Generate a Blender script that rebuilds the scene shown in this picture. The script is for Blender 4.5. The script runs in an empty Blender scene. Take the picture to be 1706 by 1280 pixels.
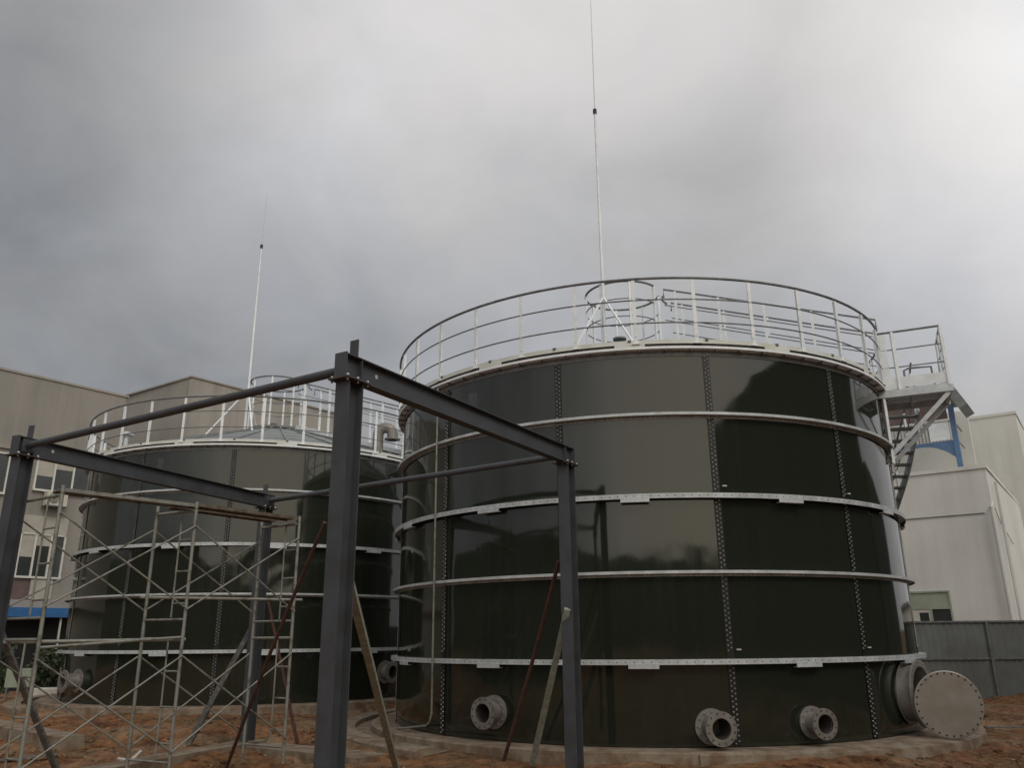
import bpy, math, random
from mathutils import Vector, Matrix, noise
random.seed(7)
PI = math.pi
C = bpy.context.scene.collection
scene = bpy.context.scene
V = Vector
def rad(a): return math.radians(a)

# ------------------------------------------------------------------ materials
def mat(name, col, rough=.6, metal=0., var=.12, vs=3., bump=0., bs=20., ior=1.5, col2=None, spot=(.45, .65), rvar=0., coat=0.):
    m = bpy.data.materials.new(name); m.use_nodes = True
    nt = m.node_tree; N = nt.nodes; L = nt.links
    b = N['Principled BSDF']
    b.inputs['Roughness'].default_value = rough; b.inputs['Metallic'].default_value = metal
    b.inputs['IOR'].default_value = ior
    if coat: b.inputs['Coat Weight'].default_value = coat; b.inputs['Coat Roughness'].default_value = .08
    tc = N.new('ShaderNodeTexCoord')
    n = N.new('ShaderNodeTexNoise'); n.inputs['Scale'].default_value = vs; n.inputs['Detail'].default_value = 6; n.inputs['Roughness'].default_value = .62
    L.new(tc.outputs['Object'], n.inputs['Vector'])
    r = N.new('ShaderNodeValToRGB')
    c2 = col2 or tuple(c*(1-2*var) for c in col)
    c1 = col if col2 else tuple(min(1, c*(1+var)) for c in col)
    r.color_ramp.elements[0].position, r.color_ramp.elements[1].position = (spot if col2 else (.3, .7))
    r.color_ramp.elements[0].color = (*c2, 1); r.color_ramp.elements[1].color = (*c1, 1)
    L.new(n.outputs['Fac'], r.inputs['Fac']); L.new(r.outputs['Color'], b.inputs['Base Color'])
    if rvar:
        mr = N.new('ShaderNodeMapRange'); mr.inputs['To Min'].default_value = rough-rvar; mr.inputs['To Max'].default_value = rough+rvar
        L.new(n.outputs['Fac'], mr.inputs['Value']); L.new(mr.outputs['Result'], b.inputs['Roughness'])
    if bump:
        n2 = N.new('ShaderNodeTexNoise'); n2.inputs['Scale'].default_value = bs; n2.inputs['Detail'].default_value = 5
        L.new(tc.outputs['Object'], n2.inputs['Vector'])
        bp = N.new('ShaderNodeBump'); bp.inputs['Strength'].default_value = 1; bp.inputs['Distance'].default_value = bump
        L.new(n2.outputs['Fac'], bp.inputs['Height']); L.new(bp.outputs['Normal'], b.inputs['Normal'])
    return m

M = {}
def enamel():
    m = bpy.data.materials.new('dark_green_enamel'); m.use_nodes = True; nt = m.node_tree; N = nt.nodes; L = nt.links; p = N['Principled BSDF']; p.inputs['IOR'].default_value = 1.62
    tc = N.new('ShaderNodeTexCoord')
    def nz(sc3, sc_, d, r_=.55):
        mp = N.new('ShaderNodeMapping'); mp.inputs['Scale'].default_value = sc3; L.new(tc.outputs['Object'], mp.inputs['Vector'])
        n = N.new('ShaderNodeTexNoise'); n.inputs['Scale'].default_value = sc_; n.inputs['Detail'].default_value = d; n.inputs['Roughness'].default_value = r_; L.new(mp.outputs[0], n.inputs['Vector']); return n.outputs['Fac']
    streak = nz((1, 1, .06), 5.5, 6, .65); blot = nz((1, 1, 1), .9, 5)
    r = N.new('ShaderNodeValToRGB'); e = r.color_ramp.elements; e[0].position = .40; e[0].color = (.0175, .0215, .0150, 1); e[1].position = .78; e[1].color = (.0225, .0260, .0190, 1); L.new(streak, r.inputs['Fac'])
    L.new(r.outputs['Color'], p.inputs['Base Color'])
    a = N.new('ShaderNodeMath'); a.operation = 'MULTIPLY'; L.new(streak, a.inputs[0]); L.new(blot, a.inputs[1])
    mr = N.new('ShaderNodeMapRange'); mr.inputs['From Min'].default_value = .12; mr.inputs['From Max'].default_value = .42; mr.inputs['To Min'].default_value = .035; mr.inputs['To Max'].default_value = .10; L.new(a.outputs[0], mr.inputs['Value']); L.new(mr.outputs['Result'], p.inputs['Roughness'])
    w1 = nz((1, 1, 1), .7, 2); w2 = nz((1, 1, .5), 2.4, 2)
    b1 = N.new('ShaderNodeBump'); b1.inputs['Distance'].default_value = .010; L.new(w1, b1.inputs['Height'])
    b2 = N.new('ShaderNodeBump'); b2.inputs['Distance'].default_value = .0012; L.new(w2, b2.inputs['Height']); L.new(b1.outputs['Normal'], b2.inputs['Normal']); L.new(b2.outputs['Normal'], p.inputs['Normal'])
    return m
M['enamel'] = enamel()
M['seam'] = mat('seam_sealant', (.010, .011, .010), .45, 0, .2, 5)
M['bolt'] = mat('bolt_cap', (.34, .34, .33), .4, .1, .3, 9)
M['galv'] = mat('galvanised_steel', (.60, .64, .67), .45, .15, .14, 6, .0006, 60, rvar=.1)
M['galv_white'] = mat('bright_galvanised', (.86, .90, .93), .5, .0, .07, 4, rvar=.1)
M['galv_dull'] = mat('dark_galvanised', (.21, .22, .23), .5, .2, .2, 8, rvar=.1)  # darker grey galvanised for rails, ribs and small fittings
M['galv_ring'] = mat('ring_galvanised', (.56, .60, .62), .5, .1, .16, 5, .0008, 40, rvar=.1)
M['cream'] = mat('cream_toe_plate', (.72, .75, .74), .6, .0, .12, 2.5, col2=(.60, .61, .54), spot=(.3, .6))
M['dark'] = mat('dark_gap', (.03, .031, .03), .7)
M['roof'] = mat('roof_sheet', (.20, .22, .22), .5, 0, .15, 2)
M['paint'] = mat('grey_primer_paint', (.066, .072, .084), .55, 0, .14, 3.5, .001, 25, col2=(.053, .055, .060), spot=(.38, .58), rvar=.14)
M['paint_rust'] = mat('primer_with_rust', (.066, .060, .062), .6, 0, .2, 9, .001, 30, col2=(.10, .052, .036), spot=(.33, .5))
M['rust'] = mat('rusted_red_tube', (.10, .042, .030), .75, .1, .3, 12, .001, 60, col2=(.055, .03, .022), spot=(.4, .6))
M['scaf'] = mat('scaffold_tube', (.27, .275, .245), .5, .2, .3, 7, col2=(.13, .12, .09), spot=(.33, .5), rvar=.1)
M['scaf_rust'] = mat('rusty_plank_steel', (.18, .165, .14), .6, .2, .3, 8, col2=(.12, .075, .05), spot=(.4, .6))
M['wood'] = mat('weathered_timber', (.33, .36, .31), .8, 0, .3, 14, .001, 60, col2=(.23, .25, .21), spot=(.4, .6))
M['wood_dark'] = mat('dark_timber', (.19, .195, .19), .8, 0, .3, 14, .001, 60)
M['stainless'] = mat('dull_stainless', (.27, .255, .235), .45, .3, .16, 4, rvar=.1)
M['cover_steel'] = mat('dusty_cover_steel', (.35, .335, .31), .36, .55, .1, 2.2, col2=(.27, .235, .20), spot=(.35, .65), rvar=.06)
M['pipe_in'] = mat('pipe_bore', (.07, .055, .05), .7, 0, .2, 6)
M['concrete'] = mat('cast_concrete', (.27, .225, .17), .9, 0, .2, 3.2, .012, 14, col2=(.165, .11, .07), spot=(.40, .60))
def render_wall(name, col, dirt=.80):
    m = bpy.data.materials.new(name); m.use_nodes = True; nt = m.node_tree; N = nt.nodes; L = nt.links; p = N['Principled BSDF']; p.inputs['Roughness'].default_value = .9
    tc = N.new('ShaderNodeTexCoord'); mp = N.new('ShaderNodeMapping'); mp.inputs['Scale'].default_value = (1, 1, .07); L.new(tc.outputs['Object'], mp.inputs['Vector'])
    n = N.new('ShaderNodeTexNoise'); n.inputs['Scale'].default_value = 1.6; n.inputs['Detail'].default_value = 8; n.inputs['Roughness'].default_value = .7; L.new(mp.outputs[0], n.inputs['Vector'])
    n2 = N.new('ShaderNodeTexNoise'); n2.inputs['Scale'].default_value = .28; n2.inputs['Detail'].default_value = 6; L.new(tc.outputs['Object'], n2.inputs['Vector'])
    a = N.new('ShaderNodeMath'); a.operation = 'ADD'; L.new(n.outputs['Fac'], a.inputs[0]); L.new(n2.outputs['Fac'], a.inputs[1])
    r = N.new('ShaderNodeValToRGB'); e = r.color_ramp.elements; e[0].position = .40; e[0].color = (*(c*dirt for c in col), 1); e[1].position = .56; e[1].color = (*col, 1)
    h = N.new('ShaderNodeMath'); h.operation = 'MULTIPLY'; h.inputs[1].default_value = .5; L.new(a.outputs[0], h.inputs[0]); L.new(h.outputs[0], r.inputs['Fac']); L.new(r.outputs['Color'], p.inputs['Base Color'])
    return m
M['wall_L'] = render_wall('taupe_render', (.290, .275, .250)); M['wall_L2'] = render_wall('beige_render', (.335, .315, .285))
M['wall_R'] = render_wall('pale_render', (.72, .72, .69), .86); M['wall_R2'] = render_wall('grey_render', (.66, .66, .625), .86)
M['wall_dark'] = mat('dark_factory_wall', (.085, .09, .08), .85, 0, .1, .4)
M['trim'] = mat('white_window_frame', (.62, .62, .57), .5, 0, .05, 3)
M['glass'] = mat('window_glass', (.05, .058, .055), .08, 0, .2, .7, ior=1.5)
M['blind'] = mat('pale_blind', (.42, .40, .35), .8, 0, .08, 2)
M['blue'] = mat('blue_steel_paint', (.10, .18, .33), .5, 0, .1, 3)
M['awning'] = mat('blue_awning', (.03, .14, .36), .6, 0, .1, 3)
M['maroon'] = mat('maroon_cladding', (.135, .092, .088), .7, 0, .15, 2)
M['fence'] = mat('grey_fence_sheet', (.185, .205, .20), .6, .1, .12, 1.2, col2=(.14, .148, .14), spot=(.35, .65))
M['ac'] = mat('cream_plastic', (.55, .52, .45), .5, 0, .05, 3)
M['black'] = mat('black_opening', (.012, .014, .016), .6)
M['stone'] = mat('rubble_stone', (.26, .205, .155), .9, 0, .25, 8, .01, 20)
M['cloth'] = mat('red_cloth', (.30, .05, .045), .9, 0, .2, 5)
M['white'] = mat('white_plastic', (.60, .58, .52), .6, 0, .1, 5)
M['green_wood'] = mat('green_grey_sign', (.33, .38, .30), .6, 0, .1, 2)

def foliage_mat():
    m = mat('shrub_leaf', (.05, .075, .03), .7, 0, .4, 6)
    return m
M['leaf'] = foliage_mat()
M['trunk'] = mat('bark', (.10, .075, .05), .9, 0, .3, 10)

# ------------------------------------------------------------------ mesh builder
class MB:
    def __init__(s): s.v = []; s.f = []; s.sm = []
    def add(s, vs, fs, smooth=False):
        o = len(s.v); s.v += [tuple(v) for v in vs]; s.f += [tuple(i+o for i in f) for f in fs]; s.sm += [smooth]*len(fs)
        return s
    def box(s, c, size, M3=None):
        hx, hy, hz = (k/2 for k in size); c = V(c)
        P = [V((x, y, z)) for x in (-hx, hx) for y in (-hy, hy) for z in (-hz, hz)]
        if M3 is not None: P = [M3 @ p for p in P]
        return s.add([c+p for p in P], [(0,1,3,2),(4,6,7,5),(0,4,5,1),(2,3,7,6),(0,2,6,4),(1,5,7,3)])
    def bar(s, a, b, w, h, up=(0,0,1)):
        a, b = V(a), V(b); z = (b-a); l = z.length; z.normalize(); up = V(up)
        if abs(z.dot(up)) > .99: up = V((1, 0, 0))
        x = z.cross(up).normalized(); y = x.cross(z)
        return s.box((a+b)/2, (w, h, l), Matrix((x, y, z)).transposed())
    def tube(s, pts, r, n=10, cap=True, r2=None):
        pts = [V(p) for p in pts]; m = len(pts); rs = r if isinstance(r, (list, tuple)) else [r]*m
        if r2 is not None: rs = [r+(r2-r)*i/(m-1) for i in range(m)]
        vs = []; px = None
        for i, p in enumerate(pts):
            t = (pts[min(i+1, m-1)]-pts[max(i-1, 0)]).normalized()
            if px is None:
                up = V((0, 0, 1)) if abs(t.z) < .95 else V((1, 0, 0)); x = t.cross(up).normalized()
            else: x = (px - t*px.dot(t)).normalized()
            px = x; y = t.cross(x)
            vs += [p+(x*math.cos(2*PI*k/n)+y*math.sin(2*PI*k/n))*rs[i] for k in range(n)]
        fs = [(i*n+k, i*n+(k+1) % n, (i+1)*n+(k+1) % n, (i+1)*n+k) for i in range(m-1) for k in range(n)]
        s.add(vs, fs, True)
        if cap: s.add(vs[:n], [tuple(range(n))[::-1]]); s.add(vs[-n:], [tuple(range(n))])
        return s
    def arc(s, r, z, a0, a1, rad_t, n=90, seg=8):
        return s.tube([(r*math.cos(rad(a0+(a1-a0)*i/n)), r*math.sin(rad(a0+(a1-a0)*i/n)), z) for i in range(n+1)], rad_t, seg, True)
    def lathe(s, prof, n=96, a0=0, a1=360, axis=None, smooth=True, caps=True):
        """prof: list of (r, z); closed loop of profile if last==first"""
        full = abs(a1-a0) >= 360; m = len(prof); k = n if full else n+1
        vs = []
        for i in range(k):
            a = rad(a0+(a1-a0)*i/n); vs += [V((r*math.cos(a), r*math.sin(a), z)) for r, z in prof]
        if axis is not None: vs = [axis @ v for v in vs]
        fs = []
        for i in range(n):
            j = (i+1) % k
            for q in range(m-1): fs.append((i*m+q, j*m+q, j*m+q+1, i*m+q+1))
        # hard edges per profile segment: split vertices so shading stays crisp
        if smooth:
            for q in range(m-1):
                vv = []
                for i in range(k): vv += [vs[i*m+q], vs[i*m+q+1]]
                s.add(vv, [(i*2, ((i+1) % k)*2, ((i+1) % k)*2+1, i*2+1) for i in range(n)], True)
        else: s.add(vs, fs, False)
        if not full and caps and prof[0] == prof[-1]:
            s.add(vs[:m-1], [tuple(range(m-1))]); s.add(vs[-m:-1], [tuple(range(m-1))[::-1]])
        return s
    def bolt(s, p, n, r=.012, h=.011, k=6):
        p, n = V(p), V(n).normalized(); up = V((0, 0, 1)) if abs(n.z) < .9 else V((1, 0, 0))
        x = n.cross(up).normalized(); y = n.cross(x)
        a = [p+(x*math.cos(2*PI*i/k)+y*math.sin(2*PI*i/k))*r for i in range(k)]
        b = [p+n*h+(x*math.cos(2*PI*i/k)+y*math.sin(2*PI*i/k))*r*.6 for i in range(k)]
        return s.add(a+b, [(i, (i+1) % k, k+(i+1) % k, k+i) for i in range(k)]+[tuple(range(k, 2*k))])
    def build(s, name, m, parent=None, loc=None):
        me = bpy.data.meshes.new(name); me.from_pydata(s.v, [], s.f)
        me.materials.append(M[m] if isinstance(m, str) else m)
        me.polygons.foreach_set('use_smooth', s.sm); me.validate(); me.update()
        o = bpy.data.objects.new(name, me); C.objects.link(o)
        if parent: o.parent = parent
        if loc: o.location = loc
        return o
def tag(o, label=None, cat=None, group=None, kind=None):
    for k, v in (('label', label), ('category', cat), ('group', group), ('kind', kind)):
        if v: o[k] = v
    return o
def thing(name, label, cat, loc=(0, 0, 0), rotz=0, group=None):
    o = bpy.data.objects.new(name, None); C.objects.link(o); o.location = loc; o.rotation_euler = (0, 0, rotz)
    return tag(o, label, cat, group)
def lp(a, b, t): return tuple(x+(y-x)*t for x, y in zip(a, b))
def pol(r, a, z): return V((r*math.cos(rad(a)), r*math.sin(rad(a)), z))

# ------------------------------------------------------------------ storage tanks
R = 5.05
H = [0, 1.181, 2.439, 3.60, 4.89, 5.953]
SEAM0 = -84.8; DA = 360/13
def flanged_pipe(parent, name, ang, z, pr, fr, ln, nb=12, bore=None, m='stainless', yaw=0):
    """flanged stub standing out of the shell"""
    base = pol(R, ang, z); ax = V((math.cos(rad(ang)), math.sin(rad(ang)), 0)); ax2 = V((math.cos(rad(ang+yaw)), math.sin(rad(ang+yaw)), 0))
    def frame(o, d):
        up = V((0, 0, 1)); x = up.cross(d).normalized()
        return Matrix.Translation(o) @ Matrix((x, up, d)).transposed().to_4x4()
    F0 = frame(base, ax); F1 = frame(base, ax2)
    b = MB(); bo = bore or pr*.9
    b.lathe([(pr, -.05), (pr, ln), (bo, ln), (bo, -.05)], 40, axis=F1)
    o = b.build(name, m, parent)
    q = MB(); q.lathe([(pr+.001, .006), (fr, .006), (fr, .032), (pr+.001, .032)], 40, axis=F0)
    for i in range(nb): q.bolt(F0 @ V(((fr+pr)/2*math.cos(2*PI*i/nb), (fr+pr)/2*math.sin(2*PI*i/nb), .032)), ax, .017, .022)
    q.build('backing_flange', m, o)
    q = MB(); q.lathe([(pr+.001, ln-.035), (fr*.94, ln-.035), (fr*.94, ln-.004), (fr*.7, ln-.002), (fr*.7, ln+.004), (bo, ln+.004), (bo, ln-.035)], 40, axis=F1)
    q.build('end_flange', m, o)
    q = MB()
    for i in range(nb):
        a = 2*PI*(i+.5)/nb; q.lathe([(0, ln+.0005), (.014, ln+.0005)], 8, axis=F1 @ Matrix.Translation((fr*.82*math.cos(a), fr*.82*math.sin(a), 0)))
    q.build('bolt_hole', 'dark', o)
    q = MB(); q.lathe([(bo-.003, -.02), (bo-.003, ln-.04)], 40, axis=F1); q.lathe([(0, .005), (bo-.002, .005)], 40, axis=F1)
    q.build('bore', 'pipe_in', o)
    return o

def make_tank(loc, label, cfg):
    t = thing('storage_tank', label, 'storage tank', loc, 0, 'dark green bolted storage tanks')
    # shell: curved enamel panels, each course lapped a few mm
    b = MB()
    for c in range(5):
        z0, z1 = H[c]-(.03 if c else .0), H[c+1]
        for k in range(13):
            a0 = SEAM0+k*DA; rr = R+.0018*((k*3+c*2) % 3); n = 12; m = 5; vs = []
            for j in range(m+1):
                for i in range(n+1):
                    # panels belly very slightly between their seams
                    bel = (.0075*noise.noise(V((k*1.7+3, c*2.3, 0)))*2+.002)*math.sin(PI*i/n)*math.sin(PI*j/m)
                    vs.append(pol(rr+bel, a0+DA*i/n, z0+(z1-z0)*j/m))
            b.add(vs, [(j*(n+1)+i, j*(n+1)+i+1, (j+1)*(n+1)+i+1, (j+1)*(n+1)+i) for j in range(m) for i in range(n)], True)
    b.build('shell_wall', 'enamel', t)
    # vertical seams with two staggered rows of bolts
    for k in range(13):
        a = SEAM0+k*DA; b = MB(); w = .055/R*180/PI
        b.lathe([(R+.004, .0), (R+.011, .0), (R+.011, H[5]), (R+.004, H[5])], 2, a-w, a+w, smooth=False)
        so = b.build('bolted_seam', 'seam', t)
        b = MB(); z = .04; i = 0
        while z < H[5]-.02:
            if min(abs(z-h) for h in H[1:5]) > .05:
                for s_ in (-1, 1):
                    aa = a+s_*.024/R*180/PI; b.bolt(pol(R+.011, aa, z+(.035 if s_ > 0 else 0)), pol(1, aa, 0), .015, .014)
            z += .07
        tag(b.build('bolt_row', 'bolt', so), kind='stuff')
    # stiffener rings
    for c in range(1, 5):
        z = H[c]; b = MB()
        if c in (1, 3):
            b.lathe([(R+.005, z-.008), (R+.115, z-.008), (R+.115, z+.004), (R+.123, z+.004), (R+.123, z-.072), (R+.115, z-.072), (R+.115, z-.016), (R+.005, z-.016), (R+.005, z-.008)], 156)
            ro = b.build('stiffener_ring', 'galv_ring', t)
            b = MB()
            for i in range(260):
                a = i*360/260+.4; b.lathe([(0, 0), (.0095, 0)], 6, axis=Matrix.Translation(pol(R+.1242, a, z-.035)) @ Matrix.Rotation(rad(a), 4, 'Z') @ Matrix.Rotation(PI/2, 4, 'Y'), smooth=False)
            tag(b.build('bolt_hole', 'dark', ro), kind='stuff')
            for k in range(13):
                a = SEAM0+(k+.48)*DA; b = MB(); w = .215/R*180/PI
                b.lathe([(R+.128, z-.045), (R+.138, z-.045), (R+.138, z-.125), (R+.05, z-.125), (R+.05, z-.117), (R+.128, z-.117), (R+.128, z-.045)], 6, a-w, a+w, smooth=False)
                for s_ in (-1, 1):
                    for q in range(3): b.bolt(pol(R+.138, a+s_*w*(.25+.28*q), z-.062), pol(1, a, 0), .01, .01)
                b.build('splice_plate', 'galv', ro)
        else:
            b.lathe([(R+.005, z+.004), (R+.12, z+.004), (R+.12, z-.040), (R+.112, z-.040), (R+.112, z-.006), (R+.012, z-.006), (R+.012, z-.075), (R+.005, z-.075), (R+.005, z+.004)], 156)
            ro = b.build('stiffener_ring', 'galv_ring', t)
            b = MB()
            for i in range(416):
                a = i*360/416; big = i % 8 == 0
                b.bolt(pol(R+.012, a, z-.052), pol(1, a, 0), .017 if big else .011, .016 if big else .012)
            tag(b.build('bolt_row', 'bolt', ro), kind='stuff')
    # roof edge: flange, gap, toe plate
    z5 = H[5]; b = MB()
    b.lathe([(R-.02, z5), (R+.14, z5), (R+.14, z5+.040), (R+.132, z5+.040), (R+.132, z5+.01), (R-.02, z5+.01), (R-.02, z5)], 156)
    fl = b.build('top_flange', 'galv_white', t)
    b = MB()
    for i in range(78): 
        a = i*360/78; b.box(pol(R+.07, a, z5-.018), (.12, .012, .032), Matrix.Rotation(rad(a), 3, 'Z'))
    b.lathe([(R+.008, z5-.09), (R+.016, z5-.09), (R+.016, z5-.003), (R+.008, z5-.003)], 156)
    b.build('flange_rib', 'galv_dull', fl)
    b = MB(); b.lathe([(R+.07, z5+.011), (R+.118, z5+.011), (R+.118, z5+.095), (R+.07, z5+.095)], 156); b.build('gap_shade_band', 'dark', fl)  # dark band fills the slot to give the gap its shade
    b = MB(); b.lathe([(R+.02, z5+.085), (R+.135, z5+.085), (R+.135, z5+.155), (R+.125, z5+.155), (R+.125, z5+.095), (R+.02, z5+.095)], 156)
    for k in range(13):
        a = SEAM0+(k+.5)*DA; b.lathe([(R+.12, z5+.041), (R+.137, z5+.041), (R+.137, z5+.09), (R+.12, z5+.09)], 6, a-2.7, a+2.7, smooth=False)
    b.build('toe_plate', 'cream', t)
    # roof cone with ribs, centre deck
    zc = 7.50; b = MB(); b.lathe([(R+.12, z5+.13), (.8, zc)], 104)
    ro = b.build('roof', 'roof', t)
    b = MB()
    for k in range(26):
        a = SEAM0+k*DA/2; b.bar(pol(R+.15, a, z5+.14), pol(.85, a, zc), .05, .035)
    for rr in (1.7, 2.6, 3.5, 4.4):
        zz = z5+.12+(R+.17-rr)/(R-.63)*(zc-z5-.12); b.lathe([(rr+.02, zz-.012), (rr, zz+.014), (rr-.02, zz-.005)], 78)
    b.build('roof_rib', 'roof', ro)
    b = MB(); b.lathe([(0, zc+.0), (.92, zc+.0), (.92, zc+.06), (0, zc+.06)], 48); b.build('centre_deck', 'galv_dull', ro)
    b = MB(); b.lathe([(.0, zc+.30), (.10, zc+.28), (.12, zc+.24), (.07, zc+.23), (.05, zc+.06)], 24, axis=Matrix.Translation((-.1, -.2, 0))); b.build('roof_vent', 'galv_dull', ro)
    # centre ring guard
    og = None; gx = V((-.10, 0, 0))
    for i, (zz, rt) in enumerate(((9.12, .026), (8.70, .013), (8.28, .013))):
        b = MB(); b.tube([pol(.85, 2+316*k/60, zz)+gx for k in range(61)], rt, 8)
        if i == 0: b.tube([pol(.85, 2, zz), pol(.85, 2, zz)+V((.0, .0, -.12)), pol(.95, 2, zz-.2)], rt, 8); og = b.build('centre_guard', 'galv_dull', t)
        else: b.build('mid_rail', 'galv_dull', og)
    for a in (2, 48, 93, 138, 183, 228, 273, 318):
        b = MB(); b.box(gx+pol(.85, a, (9.1+zc)/2), (.045, .045, 9.1-zc), Matrix.Rotation(rad(a), 3, 'Z')); b.build('post', 'galv_white', og)
    # perimeter guardrail
    rg = R+.13; g0, g1 = -14.0, 329.5
    b = MB(); b.arc(rg, z5+1.245, g0, g1, .024, 150); gr = b.build('guard_rail', 'galv_dull', t)
    for dz in (.86, .45):
        b = MB(); b.arc(rg, z5+dz, g0, g1, .0125, 150, 6); b.build('mid_rail', 'galv_dull', gr)
    n = 32
    for i in range(n):
        a = cfg['post0']+i*360/33
        b = MB(); b.box(pol(rg, a, z5+.65), (.012, .062, 1.14), Matrix.Rotation(rad(a), 3, 'Z')); b.box(pol(rg-.028, a, z5+.65), (.05, .008, 1.14), Matrix.Rotation(rad(a)+.12, 3, 'Z'))
        b.box(pol(rg-.03, a, z5+.09), (.12, .13, .014), Matrix.Rotation(rad(a), 3, 'Z'))
        b.bolt(pol(rg+.007, a, z5+.86), pol(1, a, 0), .013, .012); b.bolt(pol(rg+.007, a, z5+.45), pol(1, a, 0), .013, .012); b.bolt(pol(rg+.007, a, z5+.22), pol(1, a, 0), .013, .012)
        b.build('post', 'galv_white', gr)
    # roof catwalk with its own handrails, running from the centre to the access platform
    ca = cfg['cat']; u = V((math.cos(rad(ca)), math.sin(rad(ca)), 0)); w = V((-u.y, u.x, 0))
    zr0, zr1 = 8.95, 7.55; x0, x1 = .95, R+.1
    b = MB()
    for i in range(13):
        s_ = (i+.5)/13; b.box(u*(x0+(x1-x0)*s_)+V((0, 0, zr0-1.38+(zr1-zr0)*s_)), (.26, .78, .035), Matrix.Rotation(rad(ca), 3, 'Z'))
    for s_ in (-.4, .4): b.bar(u*x0+w*s_+V((0, 0, zr0-1.42)), u*x1+w*s_+V((0, 0, zr1-1.3)), .03, .12)
    cw = b.build('roof_catwalk', 'galv', t)
    for s_ in (-.42, .42):
        b = MB(); P0 = u*x0+w*s_; P1 = u*x1+w*s_
        b.tube([P0+V((0, 0, zr0-.2)), P0+V((0, 0, zr0)), P1+V((0, 0, zr1)), P1+V((0, 0, zr1-.2))], .021, 8); b.build('handrail', 'galv_dull', cw)
        for dz in (.38, .74):
            b = MB(); b.tube([P0+V((0, 0, zr0-dz)), P1+V((0, 0, zr1-dz))], .012, 6); b.build('mid_rail', 'galv_dull', cw)
        for i in range(5):
            q = .06+i*.22; P = P0.lerp(P1, q); zz = zr0+(zr1-zr0)*q
            b = MB(); b.box(P+V((0, 0, zz-.73)), (.05, .05, 1.44), Matrix.Rotation(rad(ca), 3, 'Z')); b.build('post', 'galv_white', cw)
    # lightning mast
    mp = V((-.68, -1.12, 7.1)); b = MB(); mt = cfg['mast']
    b.tube([mp, mp+V((0, 0, 1.35)), (mp.x, mp.y, 13.4)], [.042, .036, .024], 8)
    ma = b.build('lightning_mast', 'galv_white', t)
    b = MB(); b.tube([(mp.x, mp.y, 13.35), (mp.x+.03, mp.y, mt)], .013, 6, True, .005); b.build('air_terminal', 'galv', ma)
    b = MB(); b.tube([(mp.x, mp.y, 13.32), (mp.x, mp.y, 13.44)], .045, 8); b.build('collar', 'dark', ma)
    for dx, dy in ((-.82, -.95), (.52, -.9), (.05, .95)):
        e = V((mp.x+dx, mp.y+dy, 0)); e.z = z5+.12+(R+.17-math.hypot(e.x, e.y))/(R-.63)*(zc-z5-.12)
        b = MB(); b.bar(e, (mp.x, mp.y, 8.62), .045, .03); b.build('brace', 'galv_white', ma)
    # access platform with gusset braces
    pa = -27.0; u = V((math.cos(rad(pa+3)), math.sin(rad(pa+3)), 0)); w = V((-u.y, u.x, 0)); O = pol(R+.1, pa-3.5, 0)
    L_, W_ = 1.12, 1.05; zf = z5+.05
    b = MB()
    for i in range(9): b.box(O+u*(L_/2)+w*(W_*(i+.5)/9)+V((0, 0, zf-.03)), (L_, W_/9-.02, .03), Matrix.Rotation(rad(pa+3), 3, 'Z'))
    for s_ in (0, W_): b.bar(O+u*(-.15)+w*s_+V((0, 0, zf-.12)), O+u*(L_+.06)+w*s_+V((0, 0, zf-.12)), .06, .13)
    b.bar(O+u*L_+V((0, 0, zf-.12)), O+u*L_+w*W_+V((0, 0, zf-.12)), .06, .12); b.bar(O+u*.5+V((0, 0, zf-.12)), O+u*.5+w*W_+V((0, 0, zf-.12)), .05, .1)
    pf = b.build('access_platform', 'galv', t)
    b = MB(); b.bar(O+u*.02+V((0, 0, zf+.1)), O+u*L_+V((0, 0, zf+.1)), .012, .2); b.bar(O+u*L_+w*.01+V((0, 0, zf+.1)), O+u*L_+w*W_+V((0, 0, zf+.1)), .012, .2); b.build('toe_plate', 'galv_white', pf)
    b = MB(); b.box(O+u*.05+V((0, 0, zf+.52)), (.22, .02, 1.12), Matrix.Rotation(rad(pa+3), 3, 'Z')); b.build('gate_panel', 'galv_white', pf)
    b = MB(); Z1 = V((0, 0, zf+1.12)); e = O+u*L_
    b.tube([O+Z1, e+Z1, e+w*.06+Z1+u*.0, e+w*W_+Z1, e+w*(W_+.25)+V((0, 0, zf+.75)), e+w*(W_+.3)+V((0, 0, zf+.55))], .023, 8); pr = b.build('platform_rail', 'galv_dull', pf)
    for dz in (.76, .4):
        b = MB(); b.tube([O+V((0, 0, zf+dz)), e+V((0, 0, zf+dz)), e+w*W_+V((0, 0, zf+dz))], .0125, 6); b.build('mid_rail', 'galv_dull', pf)
    b = MB(); q = O+u*.45+w*W_; b.tube([q+V((0, 0, zf)), q+V((0, 0, zf+.62)), q+u*.1+V((0, 0, zf+.66)), q+u*.5+V((0, 0, zf+.64)), q+u*.52+V((0, 0, zf+.1))], .022, 8); b.build('handrail', 'galv_dull', pf)
    for p in (O+u*.28, e, e+w*.5, e+w*W_):
        b = MB(); b.bar(p+V((0, 0, zf-.05)), p+Z1, .055, .055); b.build('post', 'galv_white', pf)
    for s_ in (.03, W_-.03):
        b = MB(); b.bar(O+u*(L_-.02)+w*s_+V((0, 0, zf-.19)), O+u*(-.05)+w*s_+V((0, 0, zf-1.32)), .06, .075); b.build('brace', 'galv', pf)
        b = MB(); b.bar(O+u*(-.03)+w*s_+V((0, 0, zf-.1)), O+u*(-.03)+w*s_+V((0, 0, zf-1.45)), .09, .05); b.build('bracket', 'galv_white', pf)
    # helical stair hugging the shell, going down behind the tank
    a0_, a1_ = -13.5, 50; nst = 28; ri, ro_ = R+.16, R+.80
    def sz(q): return (zf-.05)*(1-q)+.05*q
    st = None
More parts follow.
